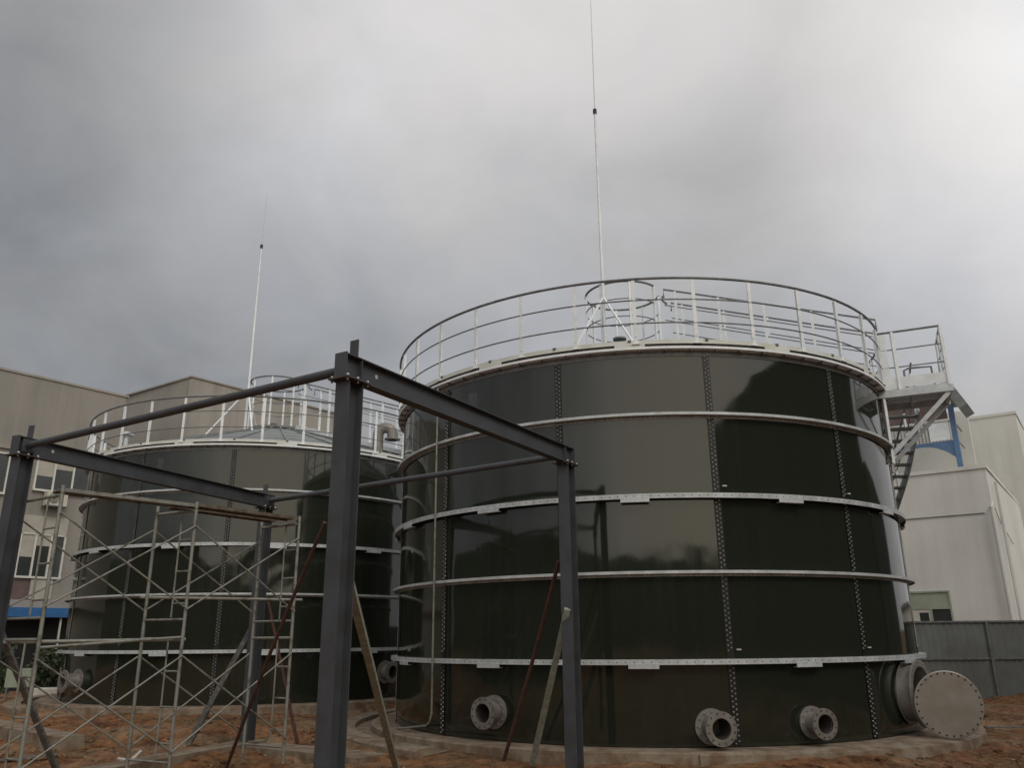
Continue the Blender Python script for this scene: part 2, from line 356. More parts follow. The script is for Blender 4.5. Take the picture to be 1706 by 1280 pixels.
    for rr in (ri, ro_):
        b = MB(); P = [pol(rr, a0_+(a1_-a0_)*i/40, sz(i/40)) for i in range(41)]
        for i in range(40): b.bar(P[i], P[i+1], .02, .2)
        if st is None: st = b.build('staircase', 'galv_ring', t)
        else: b.build('stringer', 'galv_ring', st)
    for i in range(nst):
        q = (i+.6)/nst; a = a0_+(a1_-a0_)*q; b = MB(); b.box(pol((ri+ro_)/2, a, sz(q)), (ro_-ri-.03, .22, .035), Matrix.Rotation(rad(a), 3, 'Z')); b.build('tread', 'galv_dull', st)
    for dz, rt in ((1., .02), (.55, .012)):
        b = MB(); b.tube([pol(ro_, a0_+(a1_-a0_)*i/40, sz(i/40)+dz) for i in range(41)], rt, 6); b.build('handrail', 'galv_dull', st)
    for i in range(9):
        q = .03+i*.115; b = MB(); p = pol(ro_, a0_+(a1_-a0_)*q, sz(q)); b.bar(p, p+V((0, 0, 1.)), .04, .04); b.build('post', 'galv_white', st)
    for args in cfg['nozzles']: flanged_pipe(t, 'nozzle', *args)
    return t

T1 = V((2.6965, 17.54, 0)); T2 = V((-7.276, 24.52, .106))
tank1 = make_tank(T1, 'near dark green bolted tank on the right with open round manway cover', dict(
    post0=-10.2, cat=-22, mast=17.6,
    nozzles=[(-126.6, .41, .155, .245, .30, 12), (-88.8, .27, .155, .245, .34, 12, None, 'stainless', 9), (-71.2, .29, .145, .225, .30, 12)]))
tank2 = make_tank(T2, 'farther dark green bolted tank on the left behind the scaffold', dict(
    post0=-12.2, cat=-22, mast=15.3,
    nozzles=[(-128.5, .50, .17, .27, .36, 12), (-37, .60, .17, .27, .3, 12)]))
# conduit on the near tank
b = MB(); P = [pol(R+.17, -141.2, 5.3), pol(R+.155, -141.2, 5.0)]
b.tube([pol(R+.16, -141.2, 5.9), pol(R+.16, -141.2, .32), pol(R+.16, -141.8, .2), pol(R+.16, -143, .13), pol(R+.18, -152, .03), pol(R+.25, -158, -.03)], .017, 8)
cd = b.build('conduit', 'scaf', tank1)
for k_, c_ in ((13, 1), (13, 3), (1, 1), (1, 3), (12, 3)):
    a_ = SEAM0+(k_ % 13)*DA+1.5; b = MB(); b.box(pol(R+.012, a_, H[c_]+.13), (.02, .07, .018), Matrix.Rotation(rad(a_), 3, 'Z')); b.build('label_tab', 'white', tank1)
# manway: neck, flange, swung-open cover
def frame(o, d):
    up = V((0, 0, 1)); x = up.cross(d).normalized(); return Matrix.Translation(o) @ Matrix((x, up, d)).transposed().to_4x4()
ma_ = -44.0; ax = V((math.cos(rad(ma_)), math.sin(rad(ma_)), 0)); F = frame(pol(R, ma_, .60), ax)
b = MB(); b.lathe([(.42, -.12), (.42, .26), (.405, .26), (.405, -.12)], 56, axis=F); mw = b.build('manway', 'stainless', tank1)
b = MB(); b.lathe([(.422, .235), (.51, .235), (.51, .262), (.406, .262)], 56, axis=F); b.lathe([(.422, .02), (.47, .02), (.47, .03), (.422, .03)], 56, axis=F)
for i in range(28): b.bolt(F @ V((.48*math.cos(2*PI*i/28), .48*math.sin(2*PI*i/28), .262)), ax, .012, .012)
b.build('flange', 'stainless', mw)
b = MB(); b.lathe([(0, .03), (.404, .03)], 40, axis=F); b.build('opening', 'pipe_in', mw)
cn = V((-.22, -.975, 0)).normalized(); cc = V((6.66, 13.38, .47))-T1
Fc = frame(cc, cn); b = MB()
b.lathe([(0, .0), (.49, .0), (.49, .026), (.478, .03), (.0, .034)], 72, axis=Fc)
cv = b.build('cover', 'cover_steel', mw)
b = MB()
for i in range(28): b.lathe([(0, .0335), (.016, .0335)], 8, axis=Fc @ Matrix.Translation((  .452*math.cos(2*PI*i/28), .452*math.sin(2*PI*i/28), 0)))
b.build('bolt_hole', 'dark', cv)
b = MB()
for z_ in (.18, -.16): b.bar(F @ V((.30, z_, .275)), cc-cn*.02+V((-.15, .02, z_+.1)), .05, .014)
b.tube([F @ V((.53, -.3, .27)), F @ V((.53, .3, .27))], .018, 8); b.build('hinge', 'galv', mw)
# vents on the far tank roof
def goose(parent, x, y, z):
    b = MB(); pts = [(x, y, z), (x, y, z+.62)]+[(x+.2-.2*math.cos(a), y-.0, z+.62+.2*math.sin(a)) for a in [PI*i/8 for i in range(1, 9)]]+[(x+.4, y, z+.5)]
    b.tube(pts, .15, 20, False); o = b.build('gooseneck_vent', 'stainless', parent)
    b = MB(); b.lathe([(.13, 0), (.22, 0), (.22, -.03), (.13, -.03)], 28, axis=Matrix.Translation((x+.4, y, z+.5))); b.build('flange', 'stainless', o)
    b = MB(); b.lathe([(0, -.028), (.129, -.028)], 24, axis=Matrix.Translation((x+.4, y, z+.5))); b.build('bore', 'dark', o)
goose(tank2, 3.55, -2.6, 6.18)
b = MB(); b.tube([(-3.0, -3.5, 6.1), (-3.0, -3.5, 6.62)], .06, 12); b.lathe([(0, 6.74), (.17, 6.68), (.17, 6.62), (0, 6.60)], 24, axis=Matrix.Translation((-3.0, -3.5, 0))); b.build('mushroom_vent', 'galv', tank2)
b = MB(); b.tube([(-.62, -2.9, 6.7), (-.62, -2.9, 6.95)], .04, 12); b.lathe([(0, 7.03), (.13, 6.98), (.13, 6.95), (0, 6.94)], 24, axis=Matrix.Translation((-.62, -2.9, 0))); b.build('mushroom_vent', 'galv_dull', tank1)

def clampf(x, a=0., b=1.): return max(a, min(b, x))
def sstep(a, b, x): t = clampf((x-a)/(b-a)); return t*t*(3-2*t)
# concrete foundations
def plinth(c, label, z, arcs):
    b = MB(); b.lathe([(4.9, z-.006), (5.46, z-.012), (5.50, z-.03), (5.53, z-.6)], 180)
    o = b.build('tank_foundation', 'concrete', None, (c.x, c.y, 0)); tag(o, label, 'foundation', 'ring foundations under the tanks')
    for a0, a1 in arcs:
        b = MB(); b.lathe([(5.50, z-.13), (5.80, z-.13), (5.80, z-.6), (5.5, z-.6), (5.5, z-.13)], 60, a0, a1); b.build('gutter', 'concrete', o)
        b = MB(); b.lathe([(5.805, z-.6), (5.805, z-.05), (6.16, z-.05), (6.2, z-.08), (6.22, z-.6), (5.805, z-.6)], 60, a0, a1); b.build('kerb', 'concrete', o)
    return o
p1_ = plinth(T1, 'pale concrete ring foundation under the near tank', -.002, [(110, 228)])
b = MB(); vs = []
for i in range(61):
    a = -92+122*i/60; ro2 = 5.54+.36*sstep(-90, -35, a)+.02*noise.noise(V((i*.4, 0, 0))); vs += [pol(5.49, a, -.02), pol(ro2, a, -.045-.02*(ro2-5.5)), pol(ro2+.04, a, -.6)]
b.add(vs, [(3*i+k, 3*i+k+1, 3*i+4+k, 3*i+3+k) for i in range(60) for k in (0, 1)]); b.build('apron', 'concrete', p1_)
plinth(T2, 'pale concrete ring foundation under the far tank behind scaffold', .104, [(110, 230)])

# ------------------------------------------------------------------ steel portal frame
A, B, Cc, D = (V((-1.5156, 7.238, 0)), V((.743, 11.137, 0)), V((-6.361, 10.327, 0)), V((-4.534, 14.879, 0)))
zp = 3.80
fr_ = thing('steel_canopy', 'unfinished dark grey steel portal frame standing in front of the tanks', 'steel frame', (-2.9, 10.9, 0))
fo = V((-2.9, 10.9, 0))
def hcol(p, u, zb, wf=.165, d=.20, tf=.011, tw=.008):
    u = u.normalized(); w = V((-u.y, u.x, 0)); R3 = Matrix((u, w, V((0, 0, 1)))).transposed(); p = p-fo
    b = MB()
    for s_ in (-1, 1): b.box(p+u*s_*(d/2-tf/2)+V((0, 0, (zb+zp)/2)), (tf, wf, zp-zb), R3)
    b.box(p+V((0, 0, (zb+zp)/2)), (d-2*tf, tw, zp-zb), R3)
    c = b.build('column', 'paint', fr_)
    b = MB(); b.box(p+V((0, 0, zp+.010)), (.34, .24, .018), R3); cp = b.build('cap_plate', 'paint_rust', c)
    b = MB(); b.box(p+V((0, 0, zb+.01)), (.34, .30, .02), R3); b.build('base_plate', 'paint_rust', c)
    for i in (-1, 1):
        for j in (-1, 0, 1):
            q = p+w*i*.095+u*j*.14; b = MB(); b.bolt(q+V((0, 0, zp+.019)), (0, 0, 1), .017, .02); b.build('bolt', 'galv', c); b = MB(); b.bolt(q+V((0, 0, zp+.001)), (0, 0, -1), .017, .025); b.build('bolt', 'galv_dull', c)
    return c
def ibeam(p, q, up_stub, d=.23, wf=.125):
    u = (q-p).normalized(); w = V((-u.y, u.x, 0)); R3 = Matrix((u, w, V((0, 0, 1)))).transposed()
    P = p-fo-u*.13; Q = q-fo+u*.13; L_ = (Q-P).length; m_ = (P+Q)/2; z0 = zp+.020; b = MB()
    b.box(m_+V((0, 0, z0+.006)), (L_, wf, .010), R3); b.box(m_+V((0, 0, z0+d)), (L_, wf, .010), R3); b.box(m_+V((0, 0, z0+d/2)), (L_, .008, d-.015), R3)
    o = b.build('beam', 'paint', fr_)
    for e in (P-u*.006, Q+u*.006): 
        b = MB(); b.box(e+V((0, 0, z0+d/2)), (.012, wf+.02, d+.02), R3); b.build('end_plate', 'paint', o)
    for e in (.23, L_-.23): b = MB(); b.box(P+u*e+V((0, 0, z0+d/2)), (.008, wf-.01, d-.022), R3); b.build('stiffener', 'paint', o)
    for t_ in up_stub:
        e = P.lerp(Q, t_); b = MB(); b.box(e+V((0, 0, z0+d+.005+.09)), (.012, .10, .18), R3); b.build('cleat', 'paint', o)
    for t_ in (.105,):
        for s_ in (-1, 1):
            b = MB(); b.lathe([(0, 0), (.022, 0)], 12, axis=frame(P.lerp(Q, t_)+w*s_*.0055+V((0, 0, z0+d*.6)), w*s_)); b.build('bolt_hole', 'white', o)  # white disc painted where bright sky shows through the hole
def tie(p, q):
    u = (q-p).normalized(); w = V((-u.y, u.x, 0)); z = zp+.14; P = p-fo+u*.12; Q = q-fo-u*.12
    b = MB(); b.tube([P+V((0, 0, z)), Q+V((0, 0, z))], .045, 20); o = b.build('tie_tube', 'paint', fr_)
    R3 = Matrix((u, w, V((0, 0, 1)))).transposed()
    for e, s_ in ((P, -1), (Q, 1)):
        b = MB(); b.box(e+u*s_*.035+V((0, 0, z+.0)), (.012, .15, .17), R3); b.box(e+u*s_*.005+V((0, 0, z)), (.07, .012, .13), R3); b.build('gusset_plate', 'paint', o)
uab = (B-A); ucd = (D-Cc)
hcol(A, uab, -.35); hcol(B, uab, -.22); hcol(Cc, ucd, -.35); hcol(D, ucd, -.15)
ibeam(A, B, (.035, .47)); ibeam(Cc, D, (.035, .47, .965)); tie(A, Cc); tie(B, D)

# ------------------------------------------------------------------ props leaning on the frame
def prop(kind, a, b_, m, label, cat, w=.06, h=None, tube=False, bow=0):
    a, b_ = V(a), V(b_); mb = MB()
    if tube:
        mid = a.lerp(b_, .5)+V((bow, 0, 0)); mb.tube([a, a.lerp(mid, .5)+V((bow*.2, 0, 0)), mid, mid.lerp(b_, .5)+V((bow*.2, 0, 0)), b_], w/2, 12)
    else:
        n = 6; d = (b_-a); 
        for i in range(n): pass
        mb.bar(a, b_, w, h or w, (0, -1, .2))
    o = mb.build(kind, m, None); o.data.transform(Matrix.Translation(-a)); o.location = a
    tag(o, label, cat, 'props leaning against the frame columns'); return o
prop('steel_prop', (-.21, 12.6, -.3), (.62, 11.35, 2.5), 'rust', 'thin rusty red tube leaning from the soil onto the right column', 'prop', .055, tube=True, bow=.02)
prop('timber_prop', (.20, 12.3, -.3), (.70, 11.02, 1.86), 'wood', 'grey green timber prop leaning against the right column', 'prop', .085, .06)
prop('timber_prop', (-1.55, 11.9, -.3), (-1.47, 7.42, 2.02), 'wood', 'pale weathered timber prop leaning on the tall front column', 'prop', .075, .05)
prop('steel_prop', (-4.15, 12.7, -.3), (-2.45, 10.6, 2.96), 'rust', 'long rusty tube propped behind the front column beside scaffold', 'prop', .05, tube=True, bow=-.03)
prop('steel_prop', (-3.66, 14.85, -.2), (-4.38, 14.95, 2.15), 'rust', 'rust brown prop steadying the back column beside concrete strip', 'prop', .06, tube=True)
prop('timber_prop', (-5.75, 15.5, -.25), (-4.62, 15.0, 1.75), 'wood_dark', 'dark grey timber prop slanting from the soil to the back column', 'prop', .09, .06)
prop('timber_prop', (-6.35, 12.4, -.3), (-6.42, 10.5, 1.72), 'wood_dark', 'dark timber board leaning against the leftmost column', 'prop', .075, .045)

# ------------------------------------------------------------------ scaffold
P3, P5, P8 = V((-5.6, 10.02, 0)), V((-4.45, 11.40, 0)), V((-3.38, 12.89, 0))
P1, P4, P7 = V((-6.36, 10.52, 0)), V((-5.15, 11.76, 0)), V((-4.11, 13.34, 0))
so = V((-4.8, 11.7, -.2))
sc = thing('scaffold_tower', 'two bay tubular scaffold with crossed braces beside the grey frame', 'scaffold', so)
zs0, zsm, zs1 = -.22, 1.56, 3.28
def sp(name, pts, r, m='scaf', par=None, n=8):
    b = MB(); b.tube([V(p)-so for p in pts], r, n); return b.build(name, m, par or sc)
def zz(p, z): return V((p.x, p.y, z))
for (F_, K_) in ((P3, P1), (P5, P4), (P8, P7)):
    for (za, zb) in ((zs0, zsm), (zsm, zs1)):
        for p in (F_, K_):
            o = sp('post', [zz(p, za), zz(p, zb)], .024)
        if zb == zsm:
            for p in (F_, K_): sp('coupler', [zz(p, zb-.04), zz(p, zb+.07)], .026)
        h = zb-za; I1 = F_.lerp(K_, .30); I2 = F_.lerp(K_, .70)
        sp('crossbar', [zz(F_, zb-.03), zz(K_, zb-.03)], .021)
        sp('ladder_rail', [zz(F_.lerp(K_, .34), zb-.03), zz(F_.lerp(K_, .34), za+.25)], .013)
        for q in (.75, .5, .25): sp('rung', [zz(F_, za+h*q), zz(F_.lerp(K_, .34), za+h*q)], .013)
        sp('crossbar', [zz(F_, za+.22), zz(K_, za+.22)], .016)
for (a, b_) in ((P3, P5), (P5, P8), (P1, P4), (P4, P7)):
    for (za, zb) in ((zs0, zsm), (zsm, zs1)):
        off = V((.02, -.02, 0)) if a in (P3, P5) else V((-.02, .02, 0))
        sp('cross_brace', [zz(a, za+.35)+off, zz(b_, zb-.25)+off], .0125, n=6); sp('cross_brace', [zz(a, zb-.25)+off*1.6, zz(b_, za+.35)+off*1.6], .0125, n=6)
for p in (P3, P5, P8, P1, P4, P7): sp('coupler', [zz(p, zs1-.02), zz(p, zs1+.09)], .024)
sp('ledger', [zz(P1, 1.50)+V((-.3, -.3, 0)), zz(P5, 1.52)+V((.02, .05, 0))], .024)
sp('ledger', [zz(P3, 1.44), zz(P5, 1.55)], .018)
sp('ledger', [zz(P4, 2.09)+V((-.1, 0, 0)), zz(P8, 2.09)+V((.1, .1, 0))], .021)
def plank(name, a, b_, w, m, label, th=.045):
    a, b_ = V(a), V(b_); d = (b_-a).normalized(); s_ = V((-d.y, d.x, 0)); mb = MB()
    mb.bar(a, b_, w, th*.35); mb.bar(a+s_*w/2, b_+s_*w/2, .006, th); mb.bar(a-s_*w/2, b_-s_*w/2, .006, th)
    for i in range(5):
        p = a.lerp(b_, (i+.5)/5); mb.box(p-V((0, 0, th*.35)), (.02, w-.01, th*.4), Matrix.Rotation(math.atan2(d.y, d.x), 3, 'Z'))
    o = mb.build(name, m); o.data.transform(Matrix.Translation(-a)); o.location = a; tag(o, label, 'plank', 'steel planks on the scaffold'); return o
plank('scaffold_plank', zz(P3.lerp(P1, .16), 3.32), zz(P5.lerp(P4, .16), 3.32), .24, 'scaf', 'dull grey steel plank topping the left scaffold bay')
plank('scaffold_plank', zz(P5.lerp(P4, .18), 3.335), zz(P8.lerp(P7, .18), 3.335), .26, 'scaf_rust', 'rusty brown steel plank topping the right scaffold bay')
plank('scaffold_plank', zz(P5.lerp(P4, .62), 3.335), zz(P8.lerp(P7, .62), 3.335), .22, 'scaf_rust', 'second rusty plank lying behind the first on right scaffold bay')

# ------------------------------------------------------------------ ground
def axis(lo, hi, f0, f1, fine, grow):
    xs = [f0]; 
    while xs[-1] < f1: xs.append(xs[-1]+fine)
    st = fine
    while xs[-1] < hi: st *= grow; xs.append(xs[-1]+st)
    st = fine; 
    while xs[0] > lo: st *= grow; xs.insert(0, xs[0]-st)
    return xs
def gz(x, y):
    z = -.27
    d1 = math.hypot(x-T1.x, y-T1.y); d2 = math.hypot(x-T2.x, y-T2.y)
    a1 = math.degrees(math.atan2(y-T1.y, x-T1.x)) % 360; a2 = math.degrees(math.atan2(y-T2.y, x-T2.x)) % 360
    k1 = 110 < a1 < 228; k2 = 110 < a2 < 230; kr = a1 > 300 or a1 < 20
    z += .13*(1-sstep(5.6, 7.2, d1)); z += .22*(1-sstep(5.7, 8.6, d2))
    z += .11*math.exp(-((x+4.3)**2+(y-14.6)**2)/2.5)
    z += .07*math.exp(-((x-9.4)**2+(y-14.)**2)/2.)
    n1 = noise.noise(V((x*.35, y*.35, 1)))*.15; n2 = noise.noise(V((x*.9, y*.9, 5)))*.15; n2 = n2-.05*(1-abs(noise.noise(V((x*.8, y*.8, 2.5))))*4) if abs(noise.noise(V((x*.8, y*.8, 2.5)))) < .25 else n2; n3 = noise.noise(V((x*3.2, y*3.2, 9)))*.060; n4 = noise.noise(V((x*10, y*10, 3)))*.028
    k = 1-sstep(28, 45, math.hypot(x, y-15)); rough_ = .55+.45*sstep(6.1, 7.5, min(d1, d2))
    z += (n1+n2+n3+n4)*k*rough_
    for d, kk, zt in ((d1, k1, 0), (d2, k2, .1)):
        lim = 6.0 if kk else (5.75 if d is d1 and kr else 5.42)
        if d < lim: z = -.6
        elif d < lim+.35: z = min(z, zt-.06)
    return z
xs = axis(-400, 400, -13.5, 13, .085, 1.16); ys = axis(-300, 500, 10.5, 26, .085, 1.16)
vs = [(x, y, gz(x, y)) for y in ys for x in xs]; nx = len(xs)
b = MB(); b.add(vs, [(j*nx+i, j*nx+i+1, (j+1)*nx+i+1, (j+1)*nx+i) for j in range(len(ys)-1) for i in range(nx-1)], True)
def soil():
    m = bpy.data.materials.new('red_soil'); m.use_nodes = True; nt = m.node_tree; N = nt.nodes; L = nt.links; p = N['Principled BSDF']; p.inputs['Roughness'].default_value = .95; p.inputs['Specular IOR Level'].default_value = .15
    tc = N.new('ShaderNodeTexCoord')
    def nz(sc_, d=8, r_=.65):
        n = N.new('ShaderNodeTexNoise'); n.inputs['Scale'].default_value = sc_; n.inputs['Detail'].default_value = d; n.inputs['Roughness'].default_value = r_; L.new(tc.outputs['Object'], n.inputs['Vector']); return n
    n1 = nz(.9, 10, .72); r1 = N.new('ShaderNodeValToRGB'); e = r1.color_ramp.elements
    e[0].position = .30; e[0].color = (.09, .058, .034, 1); e[1].position = .74; e[1].color = (.25, .165, .095, 1)
    q = e.new(.42); q.color = (.15, .098, .055, 1); q = e.new(.52); q.color = (.205, .108, .055, 1); q = e.new(.62); q.color = (.155, .085, .055, 1)
    L.new(n1.outputs['Fac'], r1.inputs['Fac'])
    n2 = nz(7); r2 = N.new('ShaderNodeValToRGB'); r2.color_ramp.elements[0].position = .35; r2.color_ramp.elements[0].color = (.45, .42, .40, 1); r2.color_ramp.elements[1].position = .66; r2.color_ramp.elements[1].color = (1.15, 1.1, 1.05, 1)
    L.new(n2.outputs['Fac'], r2.inputs['Fac'])
    mx = N.new('ShaderNodeMix'); mx.data_type = 'RGBA'; mx.blend_type = 'MULTIPLY'; mx.inputs[0].default_value = 1
    L.new(r1.outputs['Color'], mx.inputs[6]); L.new(r2.outputs['Color'], mx.inputs[7])
    # pale crumbs of gravel
    vo = N.new('ShaderNodeTexVoronoi'); vo.inputs['Scale'].default_value = 22; L.new(tc.outputs['Object'], vo.inputs['Vector'])
    rv = N.new('ShaderNodeValToRGB'); rv.color_ramp.elements[0].position = .10; rv.color_ramp.elements[0].color = (1, 1, 1, 1); rv.color_ramp.elements[1].position = .18; rv.color_ramp.elements[1].color = (0, 0, 0, 1)
    L.new(vo.outputs['Distance'], rv.inputs['Fac']); n4 = nz(1.7, 3); r4 = N.new('ShaderNodeMath'); r4.operation = 'MULTIPLY'; s4 = N.new('ShaderNodeMapRange'); s4.inputs['From Min'].default_value = .5; s4.inputs['From Max'].default_value = .62
    L.new(n4.outputs['Fac'], s4.inputs['Value']); L.new(s4.outputs['Result'], r4.inputs[0]); L.new(rv.outputs['Color'], r4.inputs[1])
    m2 = N.new('ShaderNodeMix'); m2.data_type = 'RGBA'; L.new(r4.outputs[0], m2.inputs[0]); L.new(mx.outputs[2], m2.inputs[6]); m2.inputs[7].default_value = (.34, .27, .20, 1)
    nd = nz(.42, 9, .7); rd = N.new('ShaderNodeValToRGB'); rd.color_ramp.elements[0].position = .50; rd.color_ramp.elements[0].color = (0, 0, 0, 1); rd.color_ramp.elements[1].position = .66; rd.color_ramp.elements[1].color = (.75, .75, .75, 1); L.new(nd.outputs['Fac'], rd.inputs['Fac'])
    m3 = N.new('ShaderNodeMix'); m3.data_type = 'RGBA'; L.new(rd.outputs['Color'], m3.inputs[0]); L.new(m2.outputs[2], m3.inputs[6]); m3.inputs[7].default_value = (.27, .20, .135, 1)
    nw = nz(1.1, 9, .75); rw = N.new('ShaderNodeValToRGB'); rw.color_ramp.elements[0].position = .36; rw.color_ramp.elements[0].color = (.52, .51, .49, 1); rw.color_ramp.elements[1].position = .50; rw.color_ramp.elements[1].color = (1.38, 1.36, 1.34, 1); L.new(nw.outputs['Fac'], rw.inputs['Fac'])
    m4 = N.new('ShaderNodeMix'); m4.data_type = 'RGBA'; m4.blend_type = 'MULTIPLY'; m4.inputs[0].default_value = 1; L.new(m3.outputs[2], m4.inputs[6]); L.new(rw.outputs['Color'], m4.inputs[7])
    L.new(m4.outputs[2], p.inputs['Base Color'])
    n3 = nz(16, 8, .7); bp = N.new('ShaderNodeBump'); bp.inputs['Distance'].default_value = .03; bp.inputs['Strength'].default_value = .9; L.new(n3.outputs['Fac'], bp.inputs['Height']); L.new(bp.outputs['Normal'], p.inputs['Normal'])
    return m
M['soil'] = soil()
tag(b.build('ground', 'soil'), kind='structure')

# concrete footing strips
def strip(a, b_, w, z, label):
    a, b_ = V(a), V(b_); d = b_-a; n = 14; mb = MB(); s_ = V((-d.y, d.x, 0)).normalized(); vs = []
    for i in range(n+1):
        p = a.lerp(b_, i/n); j = noise.noise(p*1.7)*.03
        vs += [p+s_*(w/2+j)+V((0, 0, z-.5)), p+s_*(w/2+j)+V((0, 0, z+j*.3)), p-s_*(w/2-j)+V((0, 0, z+j*.3)), p-s_*(w/2-j)+V((0, 0, z-.5))]
    mb.add(vs, [(i*4+k, i*4+k+1, i*4+4+k+1, i*4+4+k) for i in range(n) for k in range(3)]); mb.add(vs[:4], [(0, 1, 2, 3)]); mb.add(vs[-4:], [(3, 2, 1, 0)])
    tag(mb.build('footing_strip', 'concrete'), label, 'footing', 'concrete footing strips')
u_ = (D-Cc).normalized()
strip(Cc+u_*(-.3), D+u_*.25, .46, -.13, 'concrete footing strip running under the scaffold to the back column')
u2 = (B-D).normalized()
strip(D+u2*.30+V((0, .0, 0)), D+u2*3.0, .62, -.155, 'short concrete footing strip between back column and front column')
strip((-11.5, 18.9, 0), (-7.9, 15.6, 0), .5, -.10, 'pale concrete kerb edge in the soil left of the scaffold')

# loose stones and scraps
def rock(r, seed, sx=1, sy=1, sz=.6):
    mb = MB(); vs = []; n = 7; m = 5
    for j in range(m+1):
        for i in range(n):
            th = PI*j/m; ph = 2*PI*i/n; p = V((math.sin(th)*math.cos(ph), math.sin(th)*math.sin(ph), math.cos(th)))
            k = r*(1+.45*noise.noise(p*1.6+V((seed*3.1, 0, seed)))); vs.append((p.x*k*sx, p.y*k*sy, p.z*k*sz))
    mb.add(vs, [(j*n+i, j*n+(i+1) % n, (j+1)*n+(i+1) % n, (j+1)*n+i) for j in range(m) for i in range(n)]); return mb
mb = MB(); k = 0
while k < 650:
    x = random.uniform(-11, 12); y = random.uniform(10.6, 24)
    d1 = math.hypot(x-T1.x, y-T1.y); d2 = math.hypot(x-T2.x, y-T2.y)
    if d1 < 6.3 or d2 < 6.4: continue
    r_ = random.choice((.010, .014, .016, .02, .02, .028)); q = rock(r_, k, random.uniform(.8, 1.5), 1, .7); z = gz(x, y)+r_*.2
    mb.add([(v[0]+x, v[1]+y, v[2]+z) for v in q.v], q.f); k += 1
mc = MB(); k2 = 0; rc = random.Random(3)
while k2 < 2600:
    x = rc.uniform(-11, 12); y = 10.5+13*rc.random()**1.6
    d1 = math.hypot(x-T1.x, y-T1.y); d2 = math.hypot(x-T2.x, y-T2.y)
    if d1 < 5.75 or d2 < 5.8 or noise.noise(V((x*.6, y*.6, 7))) < rc.uniform(-.5, .15): continue
    if (5.7 < d1 < 6.25 and x < T1.x-3) or (5.7 < d2 < 6.25 and x < T2.x-2): continue
    r_ = rc.choice((.015, .02, .025, .03, .04, .06)); q = rock(r_, k2 % 97, rc.uniform(.8, 1.6), 1, .6); z = gz(x, y)+r_*.15
    mc.add([(v[0]+x, v[1]+y, v[2]+z) for v in q.v], q.f); k2 += 1
tag(mc.build('soil_clods', 'soil'), kind='stuff', label='loose clods of orange brown soil around the tank foundations', cat='soil')
tag(mb.build('gravel', 'stone'), kind='stuff', label='small stones and grit scattered over the red soil', cat='gravel')
for i, (x, y, r_, lab, m) in enumerate(((8.3, 11.9, .13, 'flat pale concrete chunk on the soil right of the manway', 'stone'), (7.2, 11.3, .11, 'rounded tan stone half buried below the manway cover', 'stone'),
        (9.9, 14.2, .12, 'white crumpled scrap on the soil near the grey fence', 'white'), (11.2, 15.0, .09, 'small dark lump of rubble at the right picture edge', 'wood_dark'),
        (4.0, 10.85, .16, 'broad tan stone in front of the near tank foundation', 'stone'), (-1.3, 11.5, .08, 'small pale stone beside the tall front column', 'stone'), (-5.6, 12.5, .07, 'small pale stone beside the scaffold footing strip', 'stone'))):
    o = rock(r_, i+31, 1.4, 1, .4).build('rubble_piece', m, None, (x, y, gz(x, y)+.02)); tag(o, lab, 'rubble')
for i, (a, b_, lab) in enumerate((((9.2, 12.9), (10.6, 12.5), 'thin dark timber offcut lying right of the near tank'), ((9.0, 16.8), (10.6, 16.9), 'long thin lath on the soil below the grey fence'), ((-8.4, 13.6), (-7.2, 13.9), 'weathered lath on soil at lower left'))):
    mb = MB(); A_ = V((*a, gz(*a)+.03)); B_ = V((*b_, gz(*b_)+.04)); mb.bar(A_, B_, .07, .03); o = mb.build('timber_offcut', 'wood_dark'); tag(o, lab, 'timber')
mb = MB(); n = 16; vs = []
for j in range(n+1):
    for i in range(n+1): 
        x = -.95+1.1*i/n; y = 11.1+.75*j/n; vs.append((x, y, gz(x, y)+.025+.03*noise.noise(V((x*5, y*5, 0)))))
mb.add(vs, [(j*(n+1)+i, j*(n+1)+i+1, (j+1)*(n+1)+i+1, (j+1)*(n+1)+i) for j in range(n) for i in range(n)], True)
o = mb.build('cloth', 'cloth'); sm_ = o.modifiers.new('thickness', 'SOLIDIFY'); sm_.thickness = .008; tag(o, 'crumpled red cloth lying on the soil between the columns', 'cloth')
mb = MB(); px_, py_ = -5.75, 12.75; pz = gz(px_, py_); mb.tube([(px_, py_, pz+.02), (px_+.16, py_+.12, pz+.09), (px_+.22, py_+.3, pz+.2)], .025, 10); mb.tube([(px_+.16, py_+.12, pz+.09), (px_-.1, py_+.3, pz+.1)], .025, 10)
tag(mb.build('pipe_fitting', 'white'), 'white plastic pipe fitting lying on soil beside the scaffold', 'pipe fitting')

# ------------------------------------------------------------------ left buildings
def wbox(mb, P0, d, s0, s1, z0, z1, t0, t1):
    """box on a wall plane: s along wall, t outward from it (outward = right-hand normal towards the camera)"""
    d = V((d[0], d[1], 0)).normalized(); n = V((d.y, -d.x, 0)); P0 = V((P0[0], P0[1], 0))
    mb.box(P0+d*(s0+s1)/2+n*(t0+t1)/2+V((0, 0, (z0+z1)/2)), (s1-s0, abs(t1-t0), z1-z0), Matrix((d, -n, V((0, 0, 1)))).transposed()); return mb
LP, LD = (-20, 30), (3.1, 4.0)
bl = thing('office_building', 'large taupe rendered building with white windows at the left edge', 'building', (-20, 30, 0)); bo = V((-20, 30, 0))
def lb(name, m, par, *args):
    mb = MB()
    for a in args: wbox(mb, (0, 0), LD, *a)
    return mb.build(name, m, par)
lb('wall', 'wall_L', bl, (-14, 5.1, -1, 11.66, -12, 0))
lb('parapet', 'wall_L2', bl, (-14.1, 5.2, 11.66, 11.75, -12.1, .05))
lb('fascia_band', 'wall_L2', bl, (-14, 5.1, 8.62, 8.74, .002, .10))
